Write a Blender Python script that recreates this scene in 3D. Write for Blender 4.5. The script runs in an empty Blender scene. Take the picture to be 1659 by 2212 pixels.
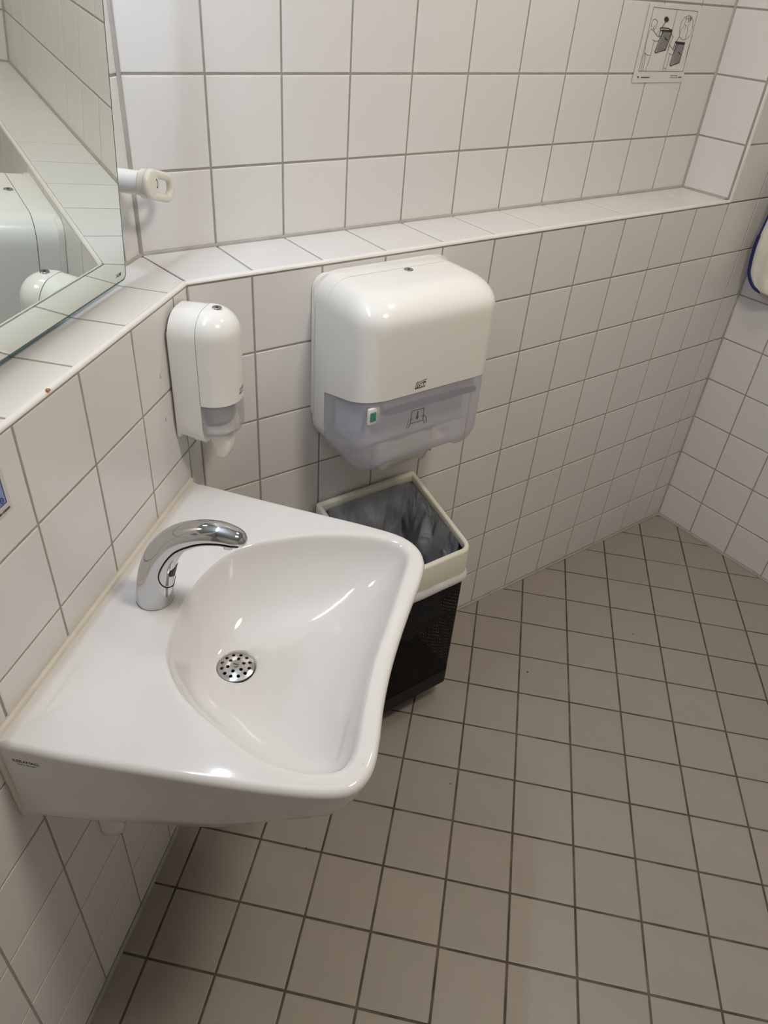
import bpy, bmesh, math, random
import numpy as np
from mathutils import Vector, Matrix, noise
random.seed(7)
sc = bpy.context.scene
COL = sc.collection
PI = math.pi

# ------------------------------------------------------------------ camera
cam_d = bpy.data.cameras.new('camera')
cam = bpy.data.objects.new('camera', cam_d)
COL.objects.link(cam)
CR = Vector((0.97791454, 0.19720556, 0.06923236))
CU = Vector((-0.17257462, 0.5750119, 0.79973703))
CF = Vector((-0.11790316, 0.79402222, -0.59634517))
M = Matrix((CR, CU, -CF)).transposed().to_4x4()
M.translation = Vector((0.55313, -1.16362, 1.65764))
cam.matrix_world = M
cam_d.sensor_fit = 'VERTICAL'
cam_d.sensor_height = 24.0
cam_d.lens = 24.0 * 1571.01 / 2212.0
cam_d.clip_start = 0.02
sc.camera = cam

# ------------------------------------------------------------------ world, exposure
wd = bpy.data.worlds.new('world')
sc.world = wd
wd.use_nodes = True
wd.node_tree.nodes['Background'].inputs[0].default_value = (0.6, 0.62, 0.65, 1)
wd.node_tree.nodes['Background'].inputs[1].default_value = 0.05
sc.view_settings.view_transform = 'Standard'
sc.view_settings.look = 'None'
sc.view_settings.gamma = 1.0
sc.view_settings.use_curve_mapping = False
sc.view_settings.exposure = 0.0
# lamps of the room: one warm round ceiling light, one cool tube lamp over the mirror
WARM = (1.0, 0.90, 0.765)
COOL = (0.70, 0.82, 1.0)
CEIL_Z = 2.45
CEILING_LIGHTS = [((1.15, -0.48), 0.15, 74.0), ((0.95, 0.45), 0.10, 42.0)]  # second entry: added fill light that brightens the upper back wall and ledge
TUBE_POS = (-0.045, -0.32, 2.02)
TUBE_LEN = 0.62
TUBE_STRENGTH = 86.0

# ------------------------------------------------------------------ measured frame of the room
ALPHA = 0.75872
B = Vector((math.sin(ALPHA), math.cos(ALPHA), 0))      # along the back wall
N = Vector((-math.cos(ALPHA), math.sin(ALPHA), 0))     # into the back wall
W = 0.15            # wall tile module
H0 = 1.1934         # joint under the ledge trim
ZS = 1.2015         # ledge surface
DB = 0.1612         # ledge depth, back
DL = 0.131          # ledge depth, left
LC = 1.8607         # length of the back wall
BETA = 0.02185
RR = (-N * math.cos(BETA) + B * math.sin(BETA)).normalized()   # along the right wall
CORNER = B * LC
SN = 1.622          # end of the niche along the back wall
UC = Vector((-DL, (DB + N.x * DL) / N.y, 0))            # upper inner corner
LU = B.dot(UC)

# ------------------------------------------------------------------ helpers
def srgb(r, g, b):
    f = lambda c: (c / 255) / 12.92 if c / 255 <= 0.04045 else ((c / 255 + 0.055) / 1.055) ** 2.4
    return (f(r), f(g), f(b), 1)

MATS = {}
def mat(name, col, rough=0.4, metal=0.0, var=0.0, vscale=8.0, bump=0.0, bscale=60.0, spec=0.5,
        coat=0.0, trans=0.0, alpha=1.0, emit=None, estr=0.0, ior=1.5, rvar=0.0, per_object=0.0):
    m = bpy.data.materials.new(name)
    m.use_nodes = True
    nt = m.node_tree
    p = nt.nodes['Principled BSDF']
    p.inputs['Roughness'].default_value = rough
    p.inputs['Metallic'].default_value = metal
    p.inputs['Specular IOR Level'].default_value = spec
    p.inputs['Coat Weight'].default_value = coat
    p.inputs['Coat Roughness'].default_value = 0.05
    p.inputs['Transmission Weight'].default_value = trans
    p.inputs['Alpha'].default_value = alpha
    p.inputs['IOR'].default_value = ior
    c = Vector(col[:3])
    tc = nt.nodes.new('ShaderNodeTexCoord')
    nz = nt.nodes.new('ShaderNodeTexNoise')
    nz.inputs['Scale'].default_value = vscale
    nz.inputs['Detail'].default_value = 4
    nt.links.new(tc.outputs['Object'], nz.inputs['Vector'])
    rp = nt.nodes.new('ShaderNodeValToRGB')
    rp.color_ramp.elements[0].position = 0.3
    rp.color_ramp.elements[1].position = 0.7
    rp.color_ramp.elements[0].color = (*(c * (1 - var)), 1)
    rp.color_ramp.elements[1].color = (*[min(1, v * (1 + var * 0.5)) for v in c], 1)
    nt.links.new(nz.outputs['Fac'], rp.inputs['Fac'])
    colout = rp.outputs['Color']
    if per_object:
        oi = nt.nodes.new('ShaderNodeObjectInfo')
        hs = nt.nodes.new('ShaderNodeHueSaturation')
        mr = nt.nodes.new('ShaderNodeMapRange')
        mr.inputs['To Min'].default_value = 1 - per_object
        mr.inputs['To Max'].default_value = 1 + per_object
        nt.links.new(oi.outputs['Random'], mr.inputs['Value'])
        nt.links.new(mr.outputs['Result'], hs.inputs['Value'])
        nt.links.new(colout, hs.inputs['Color'])
        colout = hs.outputs['Color']
    nt.links.new(colout, p.inputs['Base Color'])
    if rvar:
        mr = nt.nodes.new('ShaderNodeMapRange')
        mr.inputs['To Min'].default_value = max(0.02, rough - rvar)
        mr.inputs['To Max'].default_value = rough + rvar
        nt.links.new(nz.outputs['Fac'], mr.inputs['Value'])
        nt.links.new(mr.outputs['Result'], p.inputs['Roughness'])
    if bump:
        nb = nt.nodes.new('ShaderNodeTexNoise')
        nb.inputs['Scale'].default_value = bscale
        nb.inputs['Detail'].default_value = 3
        nt.links.new(tc.outputs['Object'], nb.inputs['Vector'])
        bp = nt.nodes.new('ShaderNodeBump')
        bp.inputs['Strength'].default_value = bump
        bp.inputs['Distance'].default_value = 0.002
        nt.links.new(nb.outputs['Fac'], bp.inputs['Height'])
        nt.links.new(bp.outputs['Normal'], p.inputs['Normal'])
    if emit:
        p.inputs['Emission Color'].default_value = (*emit, 1)
        p.inputs['Emission Strength'].default_value = estr
    MATS[name] = m
    return m

mat('wall_tile', (0.72, 0.705, 0.685), 0.27, var=0.015, vscale=5, bump=0.10, bscale=9, per_object=0.012)
mat('wall_grout', (0.35, 0.325, 0.29), 0.85, var=0.12, vscale=40, bump=0.4, bscale=300)
mat('floor_tile', (0.335, 0.300, 0.255), 0.46, var=0.05, vscale=10, bump=0.12, bscale=70, per_object=0.03, rvar=0.05)
mat('floor_grout', (0.125, 0.10, 0.068), 0.9, var=0.55, vscale=18, bump=0.5, bscale=250)
mat('trim_white', (0.76, 0.73, 0.69), 0.3, var=0.03, vscale=20)
mat('caulk', (0.68, 0.64, 0.56), 0.45, var=0.06, vscale=30)
mat('caulk_grey', (0.40, 0.375, 0.335), 0.6, var=0.15, vscale=25)
mat('ceramic', (0.705, 0.69, 0.675), 0.09, var=0.01, coat=0.4, bump=0.05, bscale=6)
mat('chrome', (0.62, 0.63, 0.645), 0.07, metal=1.0, var=0.02)
mat('chrome_dark', (0.42, 0.43, 0.44), 0.2, metal=1.0)
mat('steel', (0.55, 0.54, 0.52), 0.25, metal=1.0, var=0.05, vscale=60)
mat('black', (0.006, 0.006, 0.007), 0.45, var=0.2, spec=0.25)
mat('plastic_white', (0.80, 0.785, 0.745), 0.16, var=0.01, coat=0.2)
mat('plastic_cream', (0.79, 0.775, 0.70), 0.25, var=0.02)
mat('frame_cream', (0.70, 0.68, 0.57), 0.38, var=0.03, vscale=12)
mat('inner_grey', (0.74, 0.74, 0.79), 0.5, var=0.1, vscale=15)
mat('inner_dark', (0.02, 0.025, 0.05), 0.5, var=0.1)
mat('bottle_grey', (0.30, 0.28, 0.29), 0.3, var=0.08, vscale=30)
mat('paper', (0.72, 0.72, 0.66), 0.9, var=0.05, vscale=60, bump=0.3, bscale=200)
mat('laminate', (0.72, 0.70, 0.66), 0.3, var=0.03, vscale=12, bump=0.1, bscale=14)
mat('ink', (0.02, 0.02, 0.025), 0.6)
mat('ink_soft', (0.16, 0.155, 0.15), 0.6)
mat('ink_blue', (0.02, 0.035, 0.16), 0.5)
mat('logo_grey', (0.035, 0.045, 0.055), 0.4)
mat('icon_grey', (0.12, 0.115, 0.13), 0.5)
mat('green_label', (0.06, 0.26, 0.20), 0.5, var=0.15, vscale=200)
mat('sticker_blue', (0.20, 0.25, 0.47), 0.2, var=0.05)
mat('cloth', (0.78, 0.755, 0.66), 0.85, var=0.06, vscale=18, bump=0.3, bscale=120)
mat('cloth_navy', (0.012, 0.018, 0.12), 0.8, var=0.2, vscale=80)
mat('rust', (0.34, 0.16, 0.04), 0.8, var=0.5, vscale=300)
mat('speck', (0.05, 0.035, 0.025), 0.8)
mat('mirror_silver', (0.80, 0.845, 0.80), 0.012, metal=1.0, var=0.004)
mat('glass_edge', (0.022, 0.11, 0.09), 0.12, coat=0.5)
mat('mirror_back', (0.36, 0.36, 0.36), 0.6)
mat('ceiling_white', (0.62, 0.61, 0.59), 0.9, var=0.03)
mat('lamp_housing', (0.8, 0.8, 0.78), 0.4)
mat('tube_glow', (0.9, 0.9, 0.9), 0.4, emit=COOL, estr=TUBE_STRENGTH)

def translucent(name, col, alpha, rough=0.18):
    m = mat(name, col, rough, alpha=alpha, coat=0.3)
    return m
translucent('window_lilac', (0.60, 0.60, 0.69), 0.50)
translucent('clear_film', (0.72, 0.705, 0.685), 0.15, 0.08)
translucent('window_soap', (0.52, 0.51, 0.54), 0.42)
translucent('bag_film', (0.34, 0.36, 0.40), 0.78, 0.13)
def film_bump(m):
    nt = m.node_tree; p = nt.nodes['Principled BSDF']
    tc = nt.nodes.new('ShaderNodeTexCoord'); mp = nt.nodes.new('ShaderNodeMapping')
    mp.inputs['Scale'].default_value = (1.0, 1.0, 0.35); mp.inputs['Rotation'].default_value = (0.4, 0.5, 0.0)
    nz = nt.nodes.new('ShaderNodeTexNoise'); nz.inputs['Scale'].default_value = 26; nz.inputs['Detail'].default_value = 5
    nz.inputs['Distortion'].default_value = 1.2
    bp = nt.nodes.new('ShaderNodeBump'); bp.inputs['Strength'].default_value = 0.9; bp.inputs['Distance'].default_value = 0.012
    nt.links.new(tc.outputs['Object'], mp.inputs[0]); nt.links.new(mp.outputs[0], nz.inputs['Vector'])
    nt.links.new(nz.outputs['Fac'], bp.inputs['Height']); nt.links.new(bp.outputs['Normal'], p.inputs['Normal'])
film_bump(MATS['bag_film'])
mat('bag_white', (0.75, 0.755, 0.76), 0.3, var=0.05, vscale=30)

def perforated(name):
    m = mat(name, (0.004, 0.004, 0.0045), 0.5, spec=0.15)
    nt = m.node_tree
    p = nt.nodes['Principled BSDF']
    out = nt.nodes['Material Output']
    tc = nt.nodes.new('ShaderNodeTexCoord')
    sp = nt.nodes.new('ShaderNodeSeparateXYZ')
    nt.links.new(tc.outputs['UV'], sp.inputs['Vector'])
    def mth(op, a, b=None):
        n_ = nt.nodes.new('ShaderNodeMath'); n_.operation = op
        for i, v in enumerate((a, b)):
            if v is None: continue
            if isinstance(v, (int, float)): n_.inputs[i].default_value = v
            else: nt.links.new(v, n_.inputs[i])
        return n_.outputs[0]
    cell = 0.0056
    u = mth('DIVIDE', sp.outputs[0], cell); v = mth('DIVIDE', sp.outputs[1], cell)
    row = mth('MODULO', mth('FLOOR', v), 2.0)
    u = mth('ADD', u, mth('MULTIPLY', row, 0.5))
    fu = mth('SUBTRACT', mth('FRACT', u), 0.5); fv = mth('SUBTRACT', mth('FRACT', v), 0.5)
    d = mth('SQRT', mth('ADD', mth('MULTIPLY', fu, fu), mth('MULTIPLY', fv, fv)))
    hole = mth('LESS_THAN', d, 0.235)
    tr = nt.nodes.new('ShaderNodeBsdfTransparent')
    mx = nt.nodes.new('ShaderNodeMixShader')
    nt.links.new(hole, mx.inputs[0])
    nt.links.new(p.outputs[0], mx.inputs[1])
    nt.links.new(tr.outputs[0], mx.inputs[2])
    nt.links.new(mx.outputs[0], out.inputs[0])
    return m
perforated('perforated_black')

def tiled_plain(name, col, gcol, mod):
    """far walls behind the camera: tile grid as material"""
    m = mat(name, col, 0.3)
    nt = m.node_tree
    p = nt.nodes['Principled BSDF']
    br = nt.nodes.new('ShaderNodeTexBrick')
    br.offset = 0.0
    br.inputs['Scale'].default_value = 1.0
    br.inputs['Brick Width'].default_value = mod
    br.inputs['Row Height'].default_value = mod
    br.inputs['Mortar Size'].default_value = 0.002
    br.inputs['Color1'].default_value = (*col, 1)
    br.inputs['Color2'].default_value = (*col, 1)
    br.inputs['Mortar'].default_value = (*gcol, 1)
    tc = nt.nodes.new('ShaderNodeTexCoord')
    nt.links.new(tc.outputs['UV'], br.inputs['Vector'])
    nt.links.new(br.outputs['Color'], p.inputs['Base Color'])
mat('tile_far', (0.72, 0.705, 0.685), 0.3, var=0.03)
mat('partition', (0.50, 0.48, 0.455), 0.4, var=0.04)

def link(o, parent=None):
    COL.objects.link(o)
    if parent is not None:
        o.parent = parent
    return o

def mesh(name, verts, faces, m, parent=None, smooth=35, matrix=None, uvs=None):
    me = bpy.data.meshes.new(name)
    me.from_pydata([tuple(v) for v in verts], [], faces)
    bm = bmesh.new(); bm.from_mesh(me)
    bmesh.ops.recalc_face_normals(bm, faces=bm.faces)
    bm.to_mesh(me); bm.free()
    me.materials.append(MATS[m])
    if smooth:
        me.shade_smooth()
        me.set_sharp_from_angle(angle=math.radians(smooth))
    o = bpy.data.objects.new(name, me)
    link(o, parent)
    if matrix is not None:
        o.matrix_local = matrix
    return o

def share(name, src, parent, loc):
    o = bpy.data.objects.new(name, src)
    link(o, parent)
    o.location = loc
    return o

def tag(o, label=None, cat=None, group=None, kind=None):
    if label: o['label'] = label
    if cat: o['category'] = cat
    if group: o['group'] = group
    if kind: o['kind'] = kind
    return o

def empty(name, matrix, label=None, cat=None, group=None, kind=None):
    o = bpy.data.objects.new(name, None)
    o.empty_display_size = 0.05
    COL.objects.link(o)
    o.matrix_world = matrix
    return tag(o, label, cat, group, kind)

def frame(origin, x, y, z):
    m_ = Matrix((x, y, z)).transposed().to_4x4()
    m_.translation = origin
    return m_

def box(x0, x1, y0, y1, z0, z1):
    v = [(x, y, z) for z in (z0, z1) for y in (y0, y1) for x in (x0, x1)]
    f = [(0, 2, 3, 1), (4, 5, 7, 6), (0, 1, 5, 4), (2, 6, 7, 3), (0, 4, 6, 2), (1, 3, 7, 5)]
    return v, f

def bevel_box(x0, x1, y0, y1, z0, z1, r, seg=3):
    v, f = box(x0, x1, y0, y1, z0, z1)
    bm = bmesh.new()
    vs = [bm.verts.new(p) for p in v]
    for q in f: bm.faces.new([vs[i] for i in q])
    bmesh.ops.bevel(bm, geom=bm.edges[:], offset=r, segments=seg, affect='EDGES', profile=0.5)
    bm.verts.ensure_lookup_table(); bm.verts.index_update()
    out = [tuple(p.co) for p in bm.verts], [tuple(q.index for q in p.verts) for p in bm.faces]
    bm.free()
    return out

def loft(rings, cap0=True, cap1=True, closed=True):
    v = [p for r in rings for p in r]
    k = len(rings[0]); f = []
    for i in range(len(rings) - 1):
        for j in range(k if closed else k - 1):
            a, b_ = i * k + j, i * k + (j + 1) % k
            f.append((a, b_, b_ + k, a + k))
    if cap0: f.append(tuple(range(k))[::-1])
    if cap1: f.append(tuple((len(rings) - 1) * k + j for j in range(k)))
    return v, f

def join(*vf):
    V, F = [], []
    for v, f in vf:
        o = len(V); V += list(v); F += [tuple(i + o for i in q) for q in f]
    return V, F

def tube(path, r, seg=10, cap=True, closed=False):
    """tube along a list of Vectors; r number or list"""
    P = [Vector(p) for p in path]
    rs = r if isinstance(r, (list, tuple)) else [r] * len(P)
    rings = []
    prev = None
    nP = len(P)
    for i, p in enumerate(P):
        if closed: t = (P[(i + 1) % nP] - P[i - 1]).normalized()
        else: t = (P[min(i + 1, nP - 1)] - P[max(i - 1, 0)]).normalized()
        if prev is None:
            a = t.orthogonal().normalized()
        else:
            a = (prev - t * prev.dot(t)).normalized()
        prev = a
        c = t.cross(a)
        rings.append([p + (a * math.cos(2 * PI * k / seg) + c * math.sin(2 * PI * k / seg)) * rs[i] for k in range(seg)])
    if closed:
        rings.append(rings[0])
        v, f = loft(rings, False, False)
        return v, f
    return loft(rings, cap, cap)

def cyl(c, axis, r, h, seg=24, bev=0.0):
    """cylinder from c along axis"""
    c = Vector(c); ax = Vector(axis).normalized()
    a = ax.orthogonal().normalized(); b_ = ax.cross(a)
    prof = [(r - bev, 0), (r, bev), (r, h - bev), (r - bev, h)] if bev else [(r, 0), (r, h)]
    rings = [[c + ax * z + (a * math.cos(2 * PI * k / seg) + b_ * math.sin(2 * PI * k / seg)) * q for k in range(seg)] for q, z in prof]
    return loft(rings)

def catmull(pts, n=8, closed=False):
    P = [Vector(p) for p in pts]; out = []
    m_ = len(P)
    rng = range(m_ if closed else m_ - 1)
    for i in rng:
        if closed: p0, p1, p2, p3 = P[i - 1], P[i], P[(i + 1) % m_], P[(i + 2) % m_]
        else: p0, p1, p2, p3 = P[max(i - 1, 0)], P[i], P[i + 1], P[min(i + 2, m_ - 1)]
        for k in range(n):
            t = k / n
            out.append(0.5 * ((2 * p1) + (p2 - p0) * t + (2 * p0 - 5 * p1 + 4 * p2 - p3) * t * t + (3 * p1 - p0 - 3 * p2 + p3) * t ** 3))
    if not closed: out.append(P[-1])
    return out

def text_vf(s, size, extrude=0.0002, bold=0.0, shear=0.0, align='CENTER', space=1.0):
    cu = bpy.data.curves.new('t', 'FONT')
    cu.body = s; cu.size = size; cu.extrude = extrude; cu.offset = bold; cu.shear = shear
    cu.align_x = align; cu.align_y = 'CENTER'; cu.resolution_u = 3; cu.space_character = space
    o = bpy.data.objects.new('t', cu); COL.objects.link(o)
    dg = bpy.context.evaluated_depsgraph_get(); dg.update()
    me = bpy.data.meshes.new_from_object(o.evaluated_get(dg))
    v = [tuple(p.co) for p in me.vertices]; f = [tuple(p.vertices) for p in me.polygons]
    bpy.data.objects.remove(o); bpy.data.curves.remove(cu); bpy.data.meshes.remove(me)
    return v, f

def ribbon(pts, w, h=0.0003, closed=False):
    """flat line strip in the xy plane with a little thickness"""
    P = [Vector((p[0], p[1])) for p in pts]
    if closed: P.append(P[0])
    V, F = [], []
    for a, b_ in zip(P[:-1], P[1:]):
        d = b_ - a
        if d.length < 1e-7: continue
        d.normalize(); q = Vector((-d.y, d.x)) * w / 2; e = d * w * 0.3
        o = len(V)
        for z in (0, h):
            for c in (a - q - e, a + q - e, b_ + q + e, b_ - q + e): V.append((c.x, c.y, z))
        F += [tuple(o + i for i in q_) for q_ in ((4, 5, 6, 7), (0, 3, 2, 1), (0, 1, 5, 4), (1, 2, 6, 5), (2, 3, 7, 6), (3, 0, 4, 7))]
    return V, F

# ------------------------------------------------------------------ tiled surfaces
def clip(poly, region):
    """clip polygon by convex ccw region"""
    out = list(poly)
    for i in range(len(region)):
        a, b_ = region[i], region[(i + 1) % len(region)]
        inp, out = out, []
        if not inp: return []
        def side(p): return (b_[0] - a[0]) * (p[1] - a[1]) - (b_[1] - a[1]) * (p[0] - a[0])
        for j in range(len(inp)):
            p, q = inp[j - 1], inp[j]
            sp, sq = side(p), side(q)
            if (sp < 0) != (sq < 0):
                t = sp / (sp - sq)
                out.append((p[0] + (q[0] - p[0]) * t, p[1] + (q[1] - p[1]) * t))
            if sq >= 0: out.append(q)
    res = []
    for p in out:
        if not res or math.hypot(p[0] - res[-1][0], p[1] - res[-1][1]) > 1e-5: res.append(p)
    if len(res) > 1 and math.hypot(res[0][0] - res[-1][0], res[0][1] - res[-1][1]) < 1e-5: res.pop()
    return res

def area(p): return 0.5 * sum(p[i - 1][0] * p[i][1] - p[i][0] * p[i - 1][1] for i in range(len(p)))

def inset(poly, d):
    """inset convex ccw polygon"""
    k = len(poly); L_ = []
    for i in range(k):
        a, b_ = Vector(poly[i]), Vector(poly[(i + 1) % k])
        t = (b_ - a).normalized(); nn = Vector((-t.y, t.x))
        L_.append((a + nn * d, t))
    out = []
    for i in range(k):
        (p, t), (q, s) = L_[i - 1], L_[i]
        c = t.x * s.y - t.y * s.x
        if abs(c) < 1e-6: out.append(tuple(q)); continue
        r = ((q.x - p.x) * s.y - (q.y - p.y) * s.x) / c
        out.append(tuple(p + t * r))
    return out

def tile_vf(poly, cham=0.0013, depth=0.005, drop=0.0009):
    p2 = inset(poly, cham * 0.45); p3 = inset(poly, cham * 1.5)
    r = [[(x, y, -depth) for x, y in poly], [(x, y, -drop) for x, y in poly],
         [(x, y, -drop * 0.3) for x, y in p2], [(x, y, 0) for x, y in p3]]
    return loft(r, cap0=False)

def tiled(parent, region, u0, v0, mod, joint, m='wall_tile', edge=0.002, ang=0.0, jit=0.0004, modv=None):
    """individual tiles clipped to a convex region, children of parent (tile face at local z=0)"""
    modv = modv or mod
    if area(region) < 0: region = region[::-1]
    reg = inset(region, edge)
    ca, sa = math.cos(ang), math.sin(ang)
    loc = [((x - u0) * ca + (y - v0) * sa, -(x - u0) * sa + (y - v0) * ca) for x, y in region]
    i0 = math.floor(min(p[0] for p in loc) / mod) - 1; i1 = math.ceil(max(p[0] for p in loc) / mod) + 1
    j0 = math.floor(min(p[1] for p in loc) / modv) - 1; j1 = math.ceil(max(p[1] for p in loc) / modv) + 1
    h = joint / 2
    full = None; n_ = 0
    for j in range(j0, j1):
        for i in range(i0, i1):
            cell = [(i * mod + h, j * modv + h), ((i + 1) * mod - h, j * modv + h),
                    ((i + 1) * mod - h, (j + 1) * modv - h), (i * mod + h, (j + 1) * modv - h)]
            cell = [(u0 + a * ca - b_ * sa, v0 + a * sa + b_ * ca) for a, b_ in cell]
            c = clip(cell, reg)
            if len(c) < 3 or area(c) < 4e-5: continue
            ref = Vector(cell[0])
            isfull = abs(area(c) - area(cell)) < 1e-8
            q = [(p[0] - ref.x, p[1] - ref.y) for p in c]
            if min((Vector(q[k]) - Vector(q[k - 1])).length for k in range(len(q))) < 0.004:
                if area(c) < 3e-4: continue
            lift = random.uniform(-jit, jit * 0.2)
            if isfull and full is not None:
                o = share('tile', full, parent, (ref.x, ref.y, lift))
            else:
                v, f = tile_vf(q)
                o = mesh('tile', v, f, m, parent, smooth=8)
                o.location = (ref.x, ref.y, lift)
                if isfull: full = o.data
            n_ += 1
    return n_

def slab(name, mtx, poly, thick, m, top=-0.0016):
    if area(poly) < 0: poly = poly[::-1]
    r = [[(x, y, -thick) for x, y in poly], [(x, y, top) for x, y in poly]]
    v, f = loft(r)
    o = mesh(name, v, f, m, smooth=0)
    uv = o.data.uv_layers.new(name='uv')
    for lp in o.data.loops:
        c = o.data.vertices[lp.vertex_index].co
        uv.data[lp.index].uv = (c.x, c.y)
    o.matrix_world = mtx
    return tag(o, kind='structure')

UP = Vector((0, 0, 1))
R2 = CORNER + RR * 1.65
ROOM = [(0, 0), (0, -2.2), (2.35, -2.2), (R2.x, R2.y), (CORNER.x, CORNER.y)]
Y1 = -2.2

# floor
fl = slab('floor', Matrix.Identity(4), [(-0.06, 0.02), (-0.06, -2.26), (2.6, -2.26), (R2.x + 0.12, R2.y), (CORNER.x, CORNER.y + 0.09)], 0.05, 'floor_grout', top=-0.0022)
tiled(fl, ROOM, 0.02645, 1.16271, 0.14692, 0.0048, 'floor_tile', edge=0.004, ang=0.01808, jit=0.0006)

# lower left wall: local x runs along -y so that x*y=normal(+x)
FL = frame(Vector((0, 0, 0)), Vector((0, 1, 0)), UP, Vector((1, 0, 0)))
wl = slab('wall_left', FL, [(0.06, 0), (Y1, 0), (Y1, H0 + 0.002), (0.06, H0 + 0.002)], 0.10, 'wall_grout')
tiled(wl, [(0, 0.004), (-1.05, 0.004), (-1.05, H0), (0, H0)][::-1], -0.0543, H0, W, 0.0042, modv=0.15032)
# upper left wall
FLU = frame(Vector((-DL, 0, 0)), Vector((0, 1, 0)), UP, Vector((1, 0, 0)))
wlu = slab('wall_left_upper', FLU, [(UC.y + 0.04, ZS - 0.03), (Y1, ZS - 0.03), (Y1, CEIL_Z), (UC.y + 0.04, CEIL_Z)], 0.06, 'wall_grout')
tiled(wlu, [(UC.y, ZS + 0.001), (-0.95, ZS + 0.001), (-0.95, 2.4), (UC.y, 2.4)][::-1], 0.041, 1.19179, W, 0.0042)
# lower back wall
FB = frame(Vector((0, 0, 0)), B, UP, -N)
wb = slab('wall_back', FB, [(-0.04, 0), (LC + 0.06, 0), (LC + 0.06, H0 + 0.002), (-0.04, H0 + 0.002)], 0.10, 'wall_grout')
tiled(wb, [(0, 0.004), (LC, 0.004), (LC, H0), (0, H0)], -0.02381, H0, W, 0.0042, modv=0.15032)
# pier right of the niche
FP = FB.copy()
wp = slab('wall_back_pier', FP, [(SN + 0.006, H0), (LC + 0.06, H0), (LC + 0.06, CEIL_Z), (SN + 0.006, CEIL_Z)], DB + 0.06, 'wall_grout')
tiled(wp, [(SN + 0.007, H0), (LC, H0), (LC, 2.4), (SN + 0.007, 2.4)], -0.02381, H0, W, 0.0042, modv=0.15032)
# upper back wall
FBU = frame(N * DB, B, UP, -N)
wbu = slab('wall_back_upper', FBU, [(LU - 0.04, ZS - 0.03), (SN + 0.05, ZS - 0.03), (SN + 0.05, CEIL_Z), (LU - 0.04, CEIL_Z)], 0.06, 'wall_grout')
tiled(wbu, [(LU, ZS + 0.001), (SN, ZS + 0.001), (SN, 2.4), (LU, 2.4)], -0.01948, 1.19179, W, 0.0042, modv=0.15032, edge=0.003)
# niche end wall (faces -B)
FN = frame(B * SN + N * DB, -N, UP, -B)
wn = slab('wall_niche', FN, [(-0.03, ZS - 0.02), (DB - 0.004, ZS - 0.02), (DB - 0.004, CEIL_Z), (-0.03, CEIL_Z)], 0.005, 'wall_grout')
tiled(wn, [(0, ZS + 0.001), (DB - 0.0062, ZS + 0.001), (DB - 0.0062, 2.4), (0, 2.4)], -0.2, 1.19179, 0.4, 0.0042, modv=0.15032, edge=0.003)
# right wall
NRW = Vector((RR.y, -RR.x, 0))
if NRW.dot(B) > 0: NRW = -NRW
FR = frame(CORNER, RR, UP, NRW)
wr = slab('wall_right', FR, [(-0.05, 0), (1.75, 0), (1.75, CEIL_Z), (-0.05, CEIL_Z)], 0.06, 'wall_grout')
tiled(wr, [(0, 0.004), (1.2, 0.004), (1.2, 1.8), (0, 1.8)], 0.14593 - W, H0 - 8 * 0.15032, W, 0.0042, modv=0.15032)
# walls behind the camera
slab('wall_front', frame(Vector((0, Y1, 0)), Vector((-1, 0, 0)), UP, Vector((0, 1, 0))), [(-2.5, 0), (0.25, 0), (0.25, CEIL_Z), (-2.5, CEIL_Z)], 0.06, 'tile_far')
d2 = Vector((2.35 - R2.x, Y1 - R2.y, 0)); l2 = d2.length; d2.normalize()
slab('wall_side', frame(R2, d2, UP, Vector((d2.y, -d2.x, 0))), [(-0.1, 0), (l2 + 0.1, 0), (l2 + 0.1, CEIL_Z), (-0.1, CEIL_Z)], 0.06, 'partition')
slab('ceiling', frame(Vector((0, 0, CEIL_Z)), Vector((1, 0, 0)), Vector((0, -1, 0)), Vector((0, 0, -1))), [(-0.3, -1.7), (2.7, -1.7), (2.7, 2.4), (-0.3, 2.4)], 0.05, 'ceiling_white')

# ledge: left and back, mitred from the inner corner to the trim corner
TRW = 0.0052
lg = slab('ledge', Matrix.Translation((0, 0, ZS)), [(-DL - 0.02, UC.y), (-DL - 0.02, Y1), (-0.001, Y1), (-0.001, 0)], 0.03, 'wall_grout')
tiled(lg, [(UC.x, UC.y), (-DL, -1.0), (-TRW, -1.0), (-TRW, UC.y * TRW / DL)], -0.20, -0.0596, 0.4, 0.004, modv=0.148, edge=0.002)
FLB = frame(Vector((0, 0, ZS)), B, N, UP)
lb = slab('ledge_back', FLB, [(0, 0.001), (SN + 0.02, 0.001), (SN + 0.02, DB + 0.02), (LU, DB + 0.02)], 0.03, 'wall_grout')
tiled(lb, [(LU * TRW / DB, TRW), (SN, TRW), (SN, DB), (LU, DB)], -0.01948, -0.10, W, 0.004, modv=0.4, edge=0.002)

mesh('mitre_joint', *tube([Vector((UC.x, UC.y, -0.0052)), Vector((-0.006, 0.0, -0.0052))], 0.004, 8), 'wall_grout', lg)
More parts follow.
